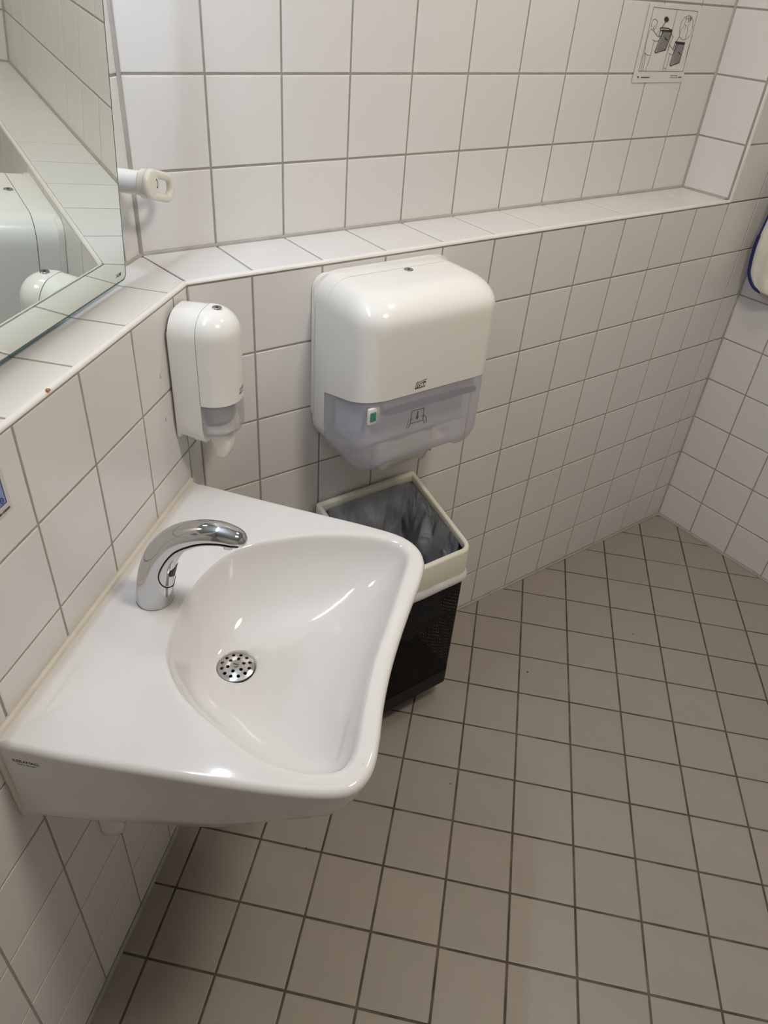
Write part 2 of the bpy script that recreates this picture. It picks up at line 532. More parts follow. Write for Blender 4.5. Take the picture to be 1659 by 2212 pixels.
# rounded white edge trims
def trim(name, a, b_, out, up, r=0.0052):
    """quarter-round strip from a to b_, bulging towards out/up"""
    a, b_ = Vector(a), Vector(b_); out = Vector(out); up = Vector(up)
    prof = [(-r, -r * 0.9), (-r, 0.0)] + [(-r + r * 1.25 * math.sin(t), -r * 1.0 + r * 1.08 * math.cos(t)) for t in [PI / 2 * k / 6 for k in range(7)]] + [(r * 0.25, -r * 1.15), (-r * .3, -r * 1.15)]
    rings = [[p + out * x + up * z for x, z in prof] for p in (a, b_)]
    v, f = loft(rings)
    return tag(mesh(name, v, f, 'trim_white', smooth=40), kind='structure')
t1 = trim('trim_1', (0, Y1, ZS), (0.0, 0.0005, ZS), (1, 0, 0), UP)
t2 = trim('trim_2', Vector((0, 0, ZS)), B * (SN + 0.006) + UP * ZS, -N, UP)
t3 = trim('trim_3', B * (SN + 0.0045) + UP * (ZS - 0.002), B * (SN + 0.0045) + UP * CEIL_Z, -N, -B, r=0.0060)
rs = mesh('rust_spot', *cyl((0.0008, -0.4259, ZS + 0.0002), (0.25, 0, 1), 0.0032, 0.0006, 9), 'rust', t1)

# silicone joints
def bead(name, pts, r, m='caulk_grey'):
    o = mesh(name, *tube(pts, r, 8), m)
    return tag(o, kind='structure')
bead('trim_4', [Vector((0.002, -1.2, 0.001)), Vector((0.002, -0.001, 0.001))], 0.005)
bead('trim_5', [B * 0.0 - N * 0.002 + UP * 0.001, B * (LC - 0.002) - N * 0.002 + UP * 0.001], 0.005)
bead('trim_6', [CORNER + NRW * 0.002 + UP * 0.001, CORNER + RR * 1.2 + NRW * 0.002 + UP * 0.001], 0.0055)
bead('trim_7', [UC + Vector((0.0005, -0.0003, ZS)), UC + Vector((0.0005, -0.0003, 2.4))], 0.0048)
bead('trim_8', [B * (LU + 0.002) + N * (DB - 0.0005) + UP * (ZS + 0.0008), B * (SN - 0.001) + N * (DB - 0.0005) + UP * (ZS + 0.0008)], 0.0042)
bead('trim_9', [B * SN + N * (DB - 0.0005) + UP * ZS, B * SN + N * (DB - 0.0005) + UP * 2.4], 0.0045)
bead('trim_10', [B * (SN - 0.0005) + N * DB + UP * (ZS + 0.0005), B * (SN - 0.0005) + N * 0.012 + UP * (ZS + 0.0005)], 0.004)
bead('trim_11', [Vector((-DL + 0.0005, UC.y, ZS + 0.0005)), Vector((-DL + 0.0005, -1.0, ZS + 0.0005))], 0.0042)
bead('trim_12', [CORNER + NRW * 0.001 - N * 0.001, CORNER + NRW * 0.001 - N * 0.001 + UP * 1.9], 0.0032)
bead('trim_13', [Vector((0.0005, -0.0008, 0)), Vector((0.0005, -0.0008, H0 - 0.003))], 0.0022)

# floor specks
for (x, y) in [(1.13, 0.63), (0.40, 0.05), (0.24, -0.68), (0.31, -0.30), (0.62, -0.05), (0.98, -0.72), (0.80, 0.38)]:
    mesh('speck', *cyl((x, y, -0.0004), (0, 0, 1), random.uniform(0.0015, 0.0028), 0.0012, 6), 'speck', fl)

# ------------------------------------------------------------------ wash basin
BZ = 0.83
BC = Vector((0.209, -0.388))
outer = [(0.003, -0.0702), (0.0375, -0.0713), (0.1342, -0.0824), (0.281, -0.0972), (0.3727, -0.1071), (0.4365, -0.12), (0.4708, -0.1447), (0.4872, -0.1799), (0.4892, -0.2237), (0.4846, -0.2784), (0.4791, -0.3562), (0.4766, -0.4354), (0.4792, -0.5047), (0.485, -0.559), (0.4866, -0.6027), (0.4779, -0.6325), (0.4567, -0.654), (0.4058, -0.667), (0.3188, -0.6767), (0.1997, -0.685), (0.1088, -0.6906), (0.003, -0.6925)]
inner = [(0.1744, -0.231), (0.2225, -0.1967), (0.2821, -0.1653), (0.3466, -0.1464), (0.4055, -0.1389), (0.4396, -0.147), (0.4579, -0.1687), (0.4603, -0.2069), (0.4584, -0.2506), (0.4556, -0.331), (0.4517, -0.4038), (0.4514, -0.469), (0.4559, -0.5352), (0.4598, -0.5804), (0.4574, -0.61), (0.4458, -0.6255), (0.4208, -0.6352), (0.3914, -0.6391), (0.3397, -0.6325), (0.2867, -0.6095), (0.237, -0.5837), (0.1937, -0.554), (0.1567, -0.5111), (0.1406, -0.4682), (0.1286, -0.3997), (0.1307, -0.3313), (0.1474, -0.2713)]
oc = catmull([(x, y, 0) for x, y in outer], 6)                 # open: the wall edge stays straight
op = [(p.x, p.y) for p in oc] + [(0.003, -0.6925 + 0.6223 * k / 24) for k in range(1, 24)]
ip = [(p.x, p.y) for p in catmull([(x, y, 0) for x, y in inner], 6, True)]
def ray_r(poly, th):
    dx, dy = math.cos(th), math.sin(th); best = 0
    for i in range(len(poly)):
        ax, ay = poly[i - 1][0] - BC.x, poly[i - 1][1] - BC.y
        bx, by = poly[i][0] - BC.x, poly[i][1] - BC.y
        ex, ey = bx - ax, by - ay
        det = dx * ey - dy * ex
        if abs(det) < 1e-12: continue
        t = (ax * ey - ay * ex) / det; s = (ax * dy - ay * dx) / det
        if t > 0 and -1e-6 <= s <= 1 + 1e-6: best = max(best, t)
    return best
ths = sorted({round(2 * PI * k / 220, 5) for k in range(220)} | {round(math.atan2(y - BC.y, x - BC.x) % (2 * PI), 5) for x, y in [(0.003, -0.0702), (0.003, -0.6925)]})
ro = [ray_r(op, t) for t in ths]; ri = [ray_r(ip, t) for t in ths]
def ring(fn):
    out = []
    for t, a, c in zip(ths, ro, ri):
        r_, z = fn(t, a, c)
        out.append(Vector((BC.x + r_ * math.cos(t), BC.y + r_ * math.sin(t), z)))
    return out
DRZ = 0.702
def onwall(t, a): return BC.x + a * math.cos(t) < 0.012
rings = []
def low(t, a, f_, dz):        # side and underside: wall side stays flat on the wall
    x = BC.x + a * math.cos(t)
    lowz = 0.660 + 0.058 * max(0, min(1, x / 0.48)) ** 1.3
    fr_ = max(0, min(1, (x - 0.28) / 0.2))
    lowz += 0.012 * fr_
    ins = 0.0 if onwall(t, a) else f_ * (0.2 + 0.8 * max(0, min(1, x / 0.40))) * (1 + 1.1 * fr_)
    return (a - ins, lowz + dz * (BZ - lowz))
rings.append(ring(lambda t, a, c: (0.05, 0.655)))
rings.append(ring(lambda t, a, c: (a * 0.55, 0.662)))
rings.append(ring(lambda t, a, c: low(t, a, 0.055, -0.02)))
rings.append(ring(lambda t, a, c: low(t, a, 0.030, 0.0)))
rings.append(ring(lambda t, a, c: low(t, a, 0.020, 0.05)))
rings.append(ring(lambda t, a, c: low(t, a, 0.013, 0.20)))
rings.append(ring(lambda t, a, c: low(t, a, 0.006, 0.50)))
for k in range(7):
    q = PI / 2 * k / 6; rr_ = 0.011
    rings.append(ring(lambda t, a, c: ((a if onwall(t, a) else a - rr_ * (1 - math.cos(q)) + 0.0), BZ - rr_ + rr_ * math.sin(q)) if not onwall(t, a) else (a, BZ - rr_ + rr_ * k / 6)))
for q_, dz_ in ((0.012, 0.0), (0.016, 0.0002)):
    rings.append(ring(lambda t, a, c: (a if onwall(t, a) else a - min(q_, (a - c) * q_ / 0.024), BZ + dz_)))
rings.append(ring(lambda t, a, c: (a + (c - a) * 0.5, BZ + 0.0003)))
def bowl(s, g): return ring(lambda t, a, c: (0.031 + (c - 0.031) * s, DRZ + (BZ - DRZ) * g))
rings.append(ring(lambda t, a, c: (c + min(0.012, (a - c) * 0.45), BZ + 0.0003)))
rings.append(ring(lambda t, a, c: (c + min(0.008, (a - c) * 0.3), BZ + 0.0002)))
for s, g in [(1.008, 0.998), (0.992, 0.982), (0.978, 0.945), (0.965, 0.89), (0.95, 0.825), (0.925, 0.74), (0.89, 0.645), (0.84, 0.54), (0.76, 0.41), (0.66, 0.29), (0.54, 0.185), (0.40, 0.10), (0.26, 0.04), (0.12, 0.008), (0.03, 0.0), (0.0, -0.06), (-0.02, -0.4)]:
    rings.append(bowl(s, g))
basin = empty('wash_basin', Matrix.Translation((0, 0, 0)), 'white ceramic washbasin with a concave front, fixed to the left tiled wall', 'washbasin')
mesh('bowl', *loft(rings, True, False), 'ceramic', basin, smooth=50)
cpath = [Vector((0.003, -0.695 + 0.627 * k / 20, BZ + 0.0005)) for k in range(21)]
mesh('sealant', *tube(cpath, 0.0062, 8), 'caulk', basin)
mesh('sealant', *tube([Vector((0.004, -0.6915, BZ - 0.004)), Vector((0.004, -0.688, 0.75)), Vector((0.004, -0.684, 0.662))], [0.006, 0.008, 0.009], 8), 'caulk', basin)
v, f = text_vf('KERAMAG', 0.0085, 0.0001, 0.0, space=0.92)
v2, f2 = text_vf('Made in Germany', 0.0036, 0.0001, 0.0)
TM = Matrix.Rotation(PI / 2, 4, 'X')
from mathutils.bvhtree import BVHTree
bw = bpy.data.objects['bowl'].data
bvh = BVHTree.FromPolygons([v_.co for v_ in bw.vertices], [tuple(p_.vertices) for p_ in bw.polygons])
def side_y(x, z):  # near side face of the basin
    hit = bvh.ray_cast(Vector((x, -0.9, z)), Vector((0, 1, 0)))
    return hit[0].y if hit[0] else -0.69
for (vv, ff, z0) in ((v, f, 0.800), (v2, f2, 0.7935)):
    mesh('lettering', [(0.0415 + p[0], side_y(0.0415 + p[0], z0 + p[1]) - 0.0002 - p[2], z0 + p[1]) for p in vv], ff, 'ink_blue', basin, smooth=0)

# drain strainer
dr = empty('drain_strainer', Matrix.Translation((BC.x, BC.y, DRZ - 0.0014)), 'round steel drain strainer with holes in the washbasin', 'drain')
R_ = 0.0315
def disc_with_holes():
    bm = bmesh.new()
    holes = []
    for k in range(12): holes.append((0.0236 * math.cos(2 * PI * k / 12), 0.0236 * math.sin(2 * PI * k / 12), 0.0031))
    for k in range(6): holes.append((0.0135 * math.cos(2 * PI * (k + .5) / 6), 0.0135 * math.sin(2 * PI * (k + .5) / 6), 0.0031))
    edges = []
    def circ(cx, cy, r_, n_):
        vs = [bm.verts.new((cx + r_ * math.cos(2 * PI * k / n_), cy + r_ * math.sin(2 * PI * k / n_), 0)) for k in range(n_)]
        es = [bm.edges.new((vs[i], vs[(i + 1) % n_])) for i in range(n_)]
        edges.extend(es); return vs
    circ(0, 0, R_, 40)
    for h in holes: circ(*h, 12)
    bmesh.ops.triangle_fill(bm, edges=edges, use_beauty=True)
    # drop faces inside holes
    kill = []
    for fc in bm.faces:
        c = fc.calc_center_median()
        if any(math.hypot(c.x - h[0], c.y - h[1]) < h[2] * 0.93 for h in holes): kill.append(fc)
    bmesh.ops.delete(bm, geom=kill, context='FACES')
    ext = bmesh.ops.extrude_face_region(bm, geom=bm.faces[:])
    for e in ext['geom']:
        if isinstance(e, bmesh.types.BMVert): e.co.z -= 0.0022
    for vtx in bm.verts:
        rr_ = math.hypot(vtx.co.x, vtx.co.y)
        vtx.co.z += 0.0042 * (1 - (rr_ / R_) ** 2) + (-0.001 if rr_ > R_ * 0.99 else 0.0) - 0.0005
    bm.verts.index_update()
    out = [tuple(p.co) for p in bm.verts], [tuple(q.index for q in p.verts) for p in bm.faces]
    bm.free()
    return out
mesh('strainer_plate', *disc_with_holes(), 'steel', dr, smooth=35)
mesh('screw', *cyl((0, 0, 0.0030), (0, 0, 1), 0.0055, 0.0018, 20, 0.0006), 'chrome', dr)
v, f = box(-0.0045, 0.0045, -0.0006, 0.0006, 0.0046, 0.0051)
mesh('screw_slot', v, f, 'black', dr, smooth=0)
mesh('drain_well', *loft([[(0.031 * math.cos(2 * PI * k / 32), 0.031 * math.sin(2 * PI * k / 32), z) for k in range(32)] for z in (-0.004, -0.03)], False, True), 'black', dr)

# ------------------------------------------------------------------ faucet
fc = empty('faucet', Matrix.Translation((0.083, -0.393, BZ)), 'curved chrome sensor faucet standing on the washbasin', 'faucet')
ctrl = [(0.0, 0, 0.0012), (0.003, 0, 0.025), (0.010, 0, 0.060), (0.024, 0, 0.098), (0.050, 0, 0.132), (0.085, 0, 0.152), (0.118, 0, 0.1590), (0.142, 0, 0.1565), (0.1535, 0, 0.1530)]
rad = [0.0292, 0.0290, 0.0280, 0.0262, 0.0240, 0.0222, 0.0208, 0.0180, 0.0125]
flat = [0.0292, 0.0290, 0.0275, 0.0250, 0.0215, 0.0185, 0.0168, 0.0140, 0.0098]
cp = catmull(ctrl, 6)
def interp(lst, i, n_=6):
    k = min(int(i // n_), len(lst) - 2); t = (i - k * n_) / n_
    t = t * t * (3 - 2 * t) if False else t
    return lst[k] + (lst[k + 1] - lst[k]) * t
def fpt(i, ang, off=0.0):
    """point on faucet body: ang measured from the inner (under) side"""
    i = max(0, min(len(cp) - 1, i)); i0 = int(i); i1 = min(i0 + 1, len(cp) - 1); fr = i - i0
    c = cp[i0].lerp(cp[i1], fr)
    t = (cp[min(i0 + 1, len(cp) - 1)] - cp[max(i0 - 1, 0)]).lerp(cp[min(i1 + 1, len(cp) - 1)] - cp[max(i1 - 1, 0)], fr).normalized()
    nin = Vector((t.z, 0, -t.x))        # towards the inside of the curve
    ra = interp(rad, i) + off; rb = interp(flat, i) + off
    return c + nin * math.cos(ang) * rb + Vector((0, 1, 0)) * math.sin(ang) * ra
SEG = 40
rg = [[fpt(i, 2 * PI * k / SEG) for k in range(SEG)] for i in range(len(cp))]
tip = [fpt(len(cp) - 1, 2 * PI * k / SEG) for k in range(SEG)]
tc_ = sum(tip, Vector()) / SEG
for s, e in ((0.75, 0.0035), (0.4, 0.0058), (0.05, 0.0065)):
    rg.append([tc_ + (p - tc_) * s + Vector((0.9, 0, -0.42)) * e for p in tip])
mesh('spout_body', *loft(rg), 'chrome', fc, smooth=60)
mesh('base_ring', *cyl((0, 0, 0.0008), (0, 0, 1), 0.0296, 0.0010, 40, 0.0003), 'chrome_dark', fc)
# underside insert with black gasket
outl = []
iA, iB = 9.0, len(cp) - 2.5
for k in range(41):
    i = iA + (iB - iA) * k / 40
    q = k / 40
    wdt = 1.15 * min(1, (math.sin(min(1, q / 0.18) * PI / 2)) ** 0.6) if q < 0.18 else 1.15 + 0.25 * max(0, (q - 0.5) / 0.5)
    outl.append((i, max(0.06, wdt)))
gk = [fpt(i, a, 0.0006) for i, a in outl] + [fpt(i, -a, 0.0006) for i, a in reversed(outl)]
mesh('gasket', *tube(gk, 0.0011, 6, closed=True), 'black', fc)
rows = []
for i, a in outl:
    rows.append([fpt(i, a * (-1 + 2 * j / 12), 0.0007) for j in range(13)])
mesh('sensor_plate', *loft(rows, False, False, closed=False), 'chrome', fc, smooth=60)
sw = [[fpt(i, a * (-1 + 2 * j / 6), 0.0013) for j in range(7)] for i, a in [(13.0, 0.05), (14.0, 0.45), (15.2, 0.55), (16.4, 0.45), (17.2, 0.05)]]
mesh('sensor_window', *loft(sw, False, False, closed=False), 'black', fc, smooth=60)
ap = fpt(39.5, 0.0, -0.002)
adir = Vector((0.12, 0, -1)).normalized()
mesh('aerator', *cyl(ap, adir, 0.0088, 0.0085, 24, 0.001), 'chrome', fc)
mesh('aerator_nozzle', *cyl(ap + adir * 0.0083, adir, 0.0066, 0.0012, 20), 'black', fc)

# ------------------------------------------------------------------ dispensers
def U(w, d0, d1, rx, ry, seg=10, z=0.0, dip=None):
    """open-backed U outline: back edge at y=-d0, front at y=-d1, elliptical front corners"""
    pts = [(w / 2, -d0)]
    for k in range(1, 4): pts.append((w / 2, -(d0 + (d1 - ry - d0) * k / 4)))
    for k in range(seg + 1):
        t = PI / 2 * k / seg
        pts.append((w / 2 - rx + rx * math.cos(t), -(d1 - ry) - ry * math.sin(t)))
    nm = 14
    for k in range(1, nm): pts.append((w / 2 - rx - (w - 2 * rx) * k / nm, -d1))
    for k in range(seg + 1):
        t = PI / 2 * k / seg
        pts.append((-w / 2 + rx - rx * math.sin(t), -(d1 - ry) - ry * math.cos(t)))
    for k in range(3, -1, -1): pts.append((-w / 2, -(d0 + (d1 - ry - d0) * k / 4)))
    return [Vector((x, y, z)) for x, y in pts]

def arc(r, n_=6, a0=0.0, a1=PI / 2):
    return [(r * (1 - math.cos(a0 + (a1 - a0) * k / n_)), r * math.sin(a0 + (a1 - a0) * k / n_)) for k in range(n_ + 1)]

# --- paper towel dispenser on the back wall
TS, TW_, TD = 0.4215, 0.337, 0.200
FT = frame(B * TS - N * 0.0, B, N, UP)
td = empty('paper_towel_dispenser', FT, 'large white paper towel dispenser with grey window on the back wall', 'dispenser')
ZT, ZB = 1.184, 0.803
# back housing, depth 0..0.05
def rect(w, d0, d1, z, n_=6):
    return [Vector((w / 2, -d0, z)), Vector((w / 2, -d1, z)), Vector((-w / 2, -d1, z)), Vector((-w / 2, -d0, z))]
def housing(w, d0, d1, zb, zt, rt, rb):
    rs_ = [rect(w - 2 * i, d0, d1, zb + rb - h) for i, h in reversed(arc(rb, 8))]
    rs_ += [rect(w - 2 * i, d0, d1, zt - rt + h) for i, h in arc(rt, 8)]
    return loft(rs_)
mesh('wall_plate', *housing(TW_ + 0.002, 0.0005, 0.012, ZB + 0.055, ZT - 0.004, 0.03, 0.03), 'plastic_white', td)
mesh('back_housing', *housing(TW_ - 0.002, 0.006, 0.052, ZB + 0.004, ZT, 0.052, 0.06), 'plastic_white', td, smooth=40)
CUT = lambda y: 0.9385 + 0.247 * (-y)
def tcover():
    rs_ = []
    for z in (None, 1.04, 1.08, 1.12):
        r_ = U(TW_, 0.0535, TD, 0.055, 0.060)
        for p in r_: p.z = (CUT(p.y) if z is None else z)
        rs_.append(r_)
    rt = 0.052
    for i, h in arc(rt, 9):
        r_ = U(TW_ - 2 * i, 0.0535, TD - i * 1.35, max(0.02, 0.055 - i * 0.3), max(0.02, 0.060 - i * 0.5), z=ZT - rt + h)
        rs_.append(r_)
    return loft(rs_, False, True)
mesh('front_cover', *tcover(), 'plastic_white', td, smooth=50)
def twindow():
    rs_ = []
    def lower(p, z, k):
        # raised middle of the front lip where the paper comes out
        m_ = 1 if abs(p.x + 0.005) < 0.098 else max(0, 1 - (abs(p.x + 0.005) - 0.098) / 0.014)
        fr = max(0, min(1, (-p.y - 0.09) / 0.06))
        return z + 0.017 * m_ * fr * k
    rb = 0.055
    for i, h in reversed(arc(rb, 8)):
        j = i * 0.85
        r_ = U(TW_ - 0.003 - 2 * j, 0.0535, TD - 0.0015 - i * 0.9, max(0.02, 0.054 - j * 0.3), max(0.02, 0.059 - i * 0.4))
        k = h / rb
        for p in r_: p.z = lower(p, ZB + rb - h, k ** 2)
        rs_.append(r_)
    for q in (0.35, 0.7, 1.0):
        r_ = U(TW_ - 0.003, 0.0535, TD - 0.0015, 0.054, 0.059)
        for p in r_:
            za = ZB + rb; zt = CUT(p.y) - 0.0006
            p.z = za + (zt - za) * q
        rs_.append(r_)
    return loft(rs_, False, False, closed=False)
mesh('window', *twindow(), 'window_lilac', td, smooth=50)
mesh('inner_housing', *bevel_box(-TW_ / 2 + 0.022, TW_ / 2 - 0.022, -TD + 0.050, -0.052, ZB + 0.052, ZB + 0.135, 0.012), 'inner_grey', td)
mesh('roller_bar', *bevel_box(-0.112, 0.126, -TD + 0.006, -TD + 0.020, 0.948, 0.957, 0.002, 2), 'inner_dark', td)
mesh('inner_guard', *bevel_box(-0.108, 0.124, -TD + 0.016, -TD + 0.034, 0.960, 0.982, 0.003, 2), 'inner_grey', td)
rollp = cyl((-TW_ / 2 + 0.045, -0.118, 1.055), (1, 0, 0), 0.062, TW_ - 0.09, 32, 0.004)
rl = mesh('paper_roll', *rollp, 'paper', td)
# logo, pictogram, green label, lock
FY = -TD - 0.0004
lv, lf = text_vf('TORK', 0.0105, 0.0002, 0.0003, shear=0.15)
def logo(parent, cx, cz, fn, scale=1.0):
    bar = []
    n_ = 12
    for k in range(n_ + 1):
        u = -0.0125 + 0.025 * k / n_
        top = 0.0062 + 0.0012 * math.sin((k / n_) * 2 * PI * 0.9 + 2.6)
        bar.append((u, -0.0058 + 0.0006 * k / n_, top))
    V, F = [], []
    for (u, a, t) in bar:
        for z in (a, t):
            for e in (0.0, 0.0003): V.append((u + z * 0.18, z, e))
    for k in range(n_):
        o = k * 4; F += [(o, o + 2, o + 6, o + 4), (o + 1, o + 5, o + 7, o + 3), (o, o + 4, o + 5, o + 1), (o + 2, o + 3, o + 7, o + 6)]
    wave = [( -0.0095 + 0.024 * k / 12, 0.0090 + 0.0014 * math.sin(k / 12 * 2 * PI * 0.95 + 2.7) + 0.0008 * k / 12) for k in range(13)]
    wv, wf = ribbon(wave, 0.0012)
    mesh('logo', [fn(cx + p[0] * scale, cz + p[1] * scale, p[2]) for p in V], F, 'logo_grey', parent, smooth=0)
    mesh('logo', [fn(cx + p[0] * scale, cz + p[1] * scale, p[2]) for p in wv], wf, 'logo_grey', parent, smooth=0)
    mesh('logo_lettering', [fn(cx + p[0] * scale, cz + p[1] * scale, 0.0004 + p[2] * 0.5) for p in lv], lf, 'plastic_white', parent, smooth=0)
logo(td, 0.385 - TS, 1.0025, lambda x, z, e: (x, FY + 0.0003 - e, z))
ic = []
for pl in ([(-0.016, -0.012), (-0.016, 0.017), (0.016, 0.017), (0.016, -0.012), (-0.016, -0.012)],
           [(-0.026, -0.020), (-0.024, -0.006), (-0.016, 0.000), (-0.012, -0.002)], [(-0.021, -0.021), (-0.018, -0.012)],
           [(0.026, -0.020), (0.024, -0.006), (0.016, 0.000), (0.012, -0.002)], [(0.021, -0.021), (0.018, -0.012)]):
    ic.append(ribbon(pl, 0.0012))
ic.append(ribbon([(0, 0.012), (0, 0.000)], 0.0032)); ic.append(ribbon([(-0.003, 0.001), (0, -0.005), (0.003, 0.001)], 0.0018))
iv, if_ = join(*ic)
mesh('pictogram', [(0.387 - TS + p[0], FY + 0.0013 - p[2], 0.9305 + p[1]) for p in iv], if_, 'icon_grey', td, smooth=0)
mesh('label', *bevel_box(-0.1535, -0.1255, -0.1935, -0.1865, 0.938, 0.974, 0.003, 2), 'plastic_white', td, matrix=Matrix.Identity(4))
gl = bevel_box(-0.1495, -0.1360, -0.1955, -0.1925, 0.946, 0.966, 0.0008, 1)
mesh('green_label', *gl, 'green_label', td)
lk = mesh('lock', *cyl((0.014, -0.066, ZT + 0.0002), (0, -0.03, 1), 0.0095, 0.0012, 24, 0.0004), 'chrome_dark', td)
mesh('keyhole', *cyl((0.014, -0.066, ZT + 0.0013), (0, -0.03, 1), 0.0024, 0.0004, 10), 'black', lk)
# paper end hanging out below
pp = []
nx = 16
for r_ in range(5):
    row = []
    for k in range(nx + 1):
        x = -0.085 + 0.155 * k / nx
        base = 0.820 - 0.058 * (0.62 + 0.22 * math.sin(k * 1.1) * 0.4 + 0.25 * abs(math.sin(k * 2.3)) * 0.5)
        z = 0.850 + (base - 0.850) * r_ / 4
        row.append(Vector((x, -0.135 - 0.004 * math.sin(k * 0.7) - 0.006 * r_ / 4, z)))
    pp.append(row)
v1, f1 = loft(pp, False, False, closed=False)
tw = empty('paper_towel', FT, 'torn end of white paper towel hanging out of the large dispenser', 'paper towel')
o = mesh('sheet', v1, f1, 'paper', tw, smooth=80)
sd = o.modifiers.new('solid', 'SOLIDIFY'); sd.thickness = 0.0006

# --- soap dispenser on the left wall
SY, SW_, SD = -0.0525, 0.106, 0.112
FS = frame(Vector((0, SY, 0)), Vector((0, 1, 0)), Vector((-1, 0, 0)), UP)
sp_ = empty('soap_dispenser', FS, 'narrow white rounded soap dispenser with pump lever on the left wall', 'dispenser')
ST, SB, SC = 1.183, 0.952, 1.021
mesh('wall_plate', *bevel_box(-SW_ / 2 + 0.005, SW_ / 2 - 0.006, -0.010, -0.0005, 0.946, 1.150, 0.004, 2), 'plastic_white', sp_)
rs_ = []
for i, h in reversed(arc(0.03, 6)):
    rs_.append([Vector(((SW_ - 2 * i * .5) / 2, -0.006, SB + 0.028 - h)), Vector(((SW_ - 2 * i * .5) / 2, -0.0545, SB + 0.018 - h)), Vector((-(SW_ - 2 * i * .5) / 2, -0.0545, SB + 0.018 - h)), Vector((-(SW_ - 2 * i * .5) / 2, -0.006, SB + 0.028 - h))])
for i, h in arc(0.044, 10):
    w2 = (SW_ - 2 * i * 0.98) / 2
    rs_.append([Vector((w2, -0.006, ST - 0.044 + h - 0.002)), Vector((w2, -0.0545, ST - 0.044 + h)), Vector((-w2, -0.0545, ST - 0.044 + h)), Vector((-w2, -0.006, ST - 0.044 + h - 0.002))])
mesh('back_housing', *loft(rs_), 'plastic_white', sp_, smooth=40)
def scover():
    out = []
    for z in (SC, 1.06, 1.10, 1.135):
        out.append(U(SW_, 0.0556, SD, 0.050, 0.050, z=z))
    rt = 0.042
    for i, h in arc(rt, 10):
        out.append(U(SW_ - 2 * i * 0.95, 0.0556, SD - i * 1.0, max(0.01, 0.050 - i * 0.9), max(0.008, 0.050 - i * 0.95), z=ST - rt + h))
    return loft(out, False, True)
mesh('front_cover', *scover(), 'plastic_white', sp_, smooth=55)
def swin():
    out = []
    rb = 0.016
    for i, h in reversed(arc(rb, 6)):
        out.append(U(SW_ - 0.003 - 2 * i, 0.0556, SD - 0.0015 - i, 0.049 - i * .6, 0.049 - i * .6, z=SB + rb - h))
    for z in (0.985, SC - 0.0005): out.append(U(SW_ - 0.003, 0.0556, SD - 0.0015, 0.049, 0.049, z=z))
    return loft(out, True, False)
mesh('window', *swin(), 'window_soap', sp_, smooth=50)
mesh('soap_bottle', *loft([[Vector((0.036 * s * math.cos(2 * PI * k / 28), -0.062 + 0.034 * s * math.sin(2 * PI * k / 28), z)) for k in range(28)] for s, z in ((0.5, 0.972), (0.9, 0.976), (1, 0.984), (1, 1.10), (0.7, 1.13))]), 'bottle_grey', sp_)
mesh('bottle_collar', *loft([[Vector((0.042 * math.cos(2 * PI * k / 28), -0.062 + 0.040 * math.sin(2 * PI * k / 28), z)) for k in range(28)] for z in (0.960, 0.970)]), 'plastic_white', sp_)
# pump lever below
lev = []
for (z, w_, y0, y1) in [(0.952, 0.040, -0.050, -0.094), (0.940, 0.040, -0.056, -0.0985), (0.926, 0.038, -0.061, -0.1005), (0.912, 0.036, -0.065, -0.099), (0.900, 0.034, -0.067, -0.094), (0.894, 0.030, -0.068, -0.088), (0.892, 0.022, -0.070, -0.083)]:
    ring_ = []
    for k in range(24):
        a = 2 * PI * k / 24
        cx, cz = math.cos(a), math.sin(a)
        ring_.append(Vector((math.copysign(abs(cx) ** 0.55, cx) * w_ / 2, 0.011 + (y0 + y1) / 2 + math.copysign(abs(cz) ** 0.55, cz) * (y0 - y1) / 2, z)))
    lev.append(ring_)
mesh('pump_lever', *loft(lev), 'plastic_cream', sp_, smooth=60)
mesh('lever_hinge', *bevel_box(-0.026, 0.026, -0.052, -0.022, 0.930, 0.956, 0.005, 2), 'plastic_cream', sp_)
mesh('seam', *tube([Vector((-SW_ / 2 + 0.001, -0.055, 0.97)), Vector((-SW_ / 2 + 0.001, -0.055, 1.13))], 0.0005, 6), 'caulk_grey', sp_)
def cyl_map(x, z, e):
    # wrap on the elliptical front
    a = x / 0.050
    return ((0.050 + e) * math.sin(a), -(SD - 0.050) - (0.050 + e) * math.cos(a) - 0.0002, z)
logo(sp_, -0.001, 1.037, cyl_map, 0.72)
lk = mesh('lock', *cyl((0.003, -0.0745, ST + 0.0001), (0, -0.05, 1), 0.0082, 0.0014, 24, 0.0004), 'chrome_dark', sp_)
mesh('keyhole', *cyl((0.003, -0.0745, ST + 0.0015), (0, -0.05, 1), 0.0024, 0.0004, 10), 'black', lk)

# screw caps on the left wall beside the soap dispenser
for z, lab in ((1.0817, 'small round white screw cap on the left wall, upper one'), (0.9997, 'small round white screw cap on the left wall, lower one')):
    sc_ = mesh('screw_cap', *cyl((0.0001, -0.1275, z), (1, 0, 0), 0.0046, 0.0014, 18, 0.0007), 'wall_tile')
    tag(sc_, lab + ' beside the soap dispenser', 'cap', 'screw caps beside the soap dispenser')

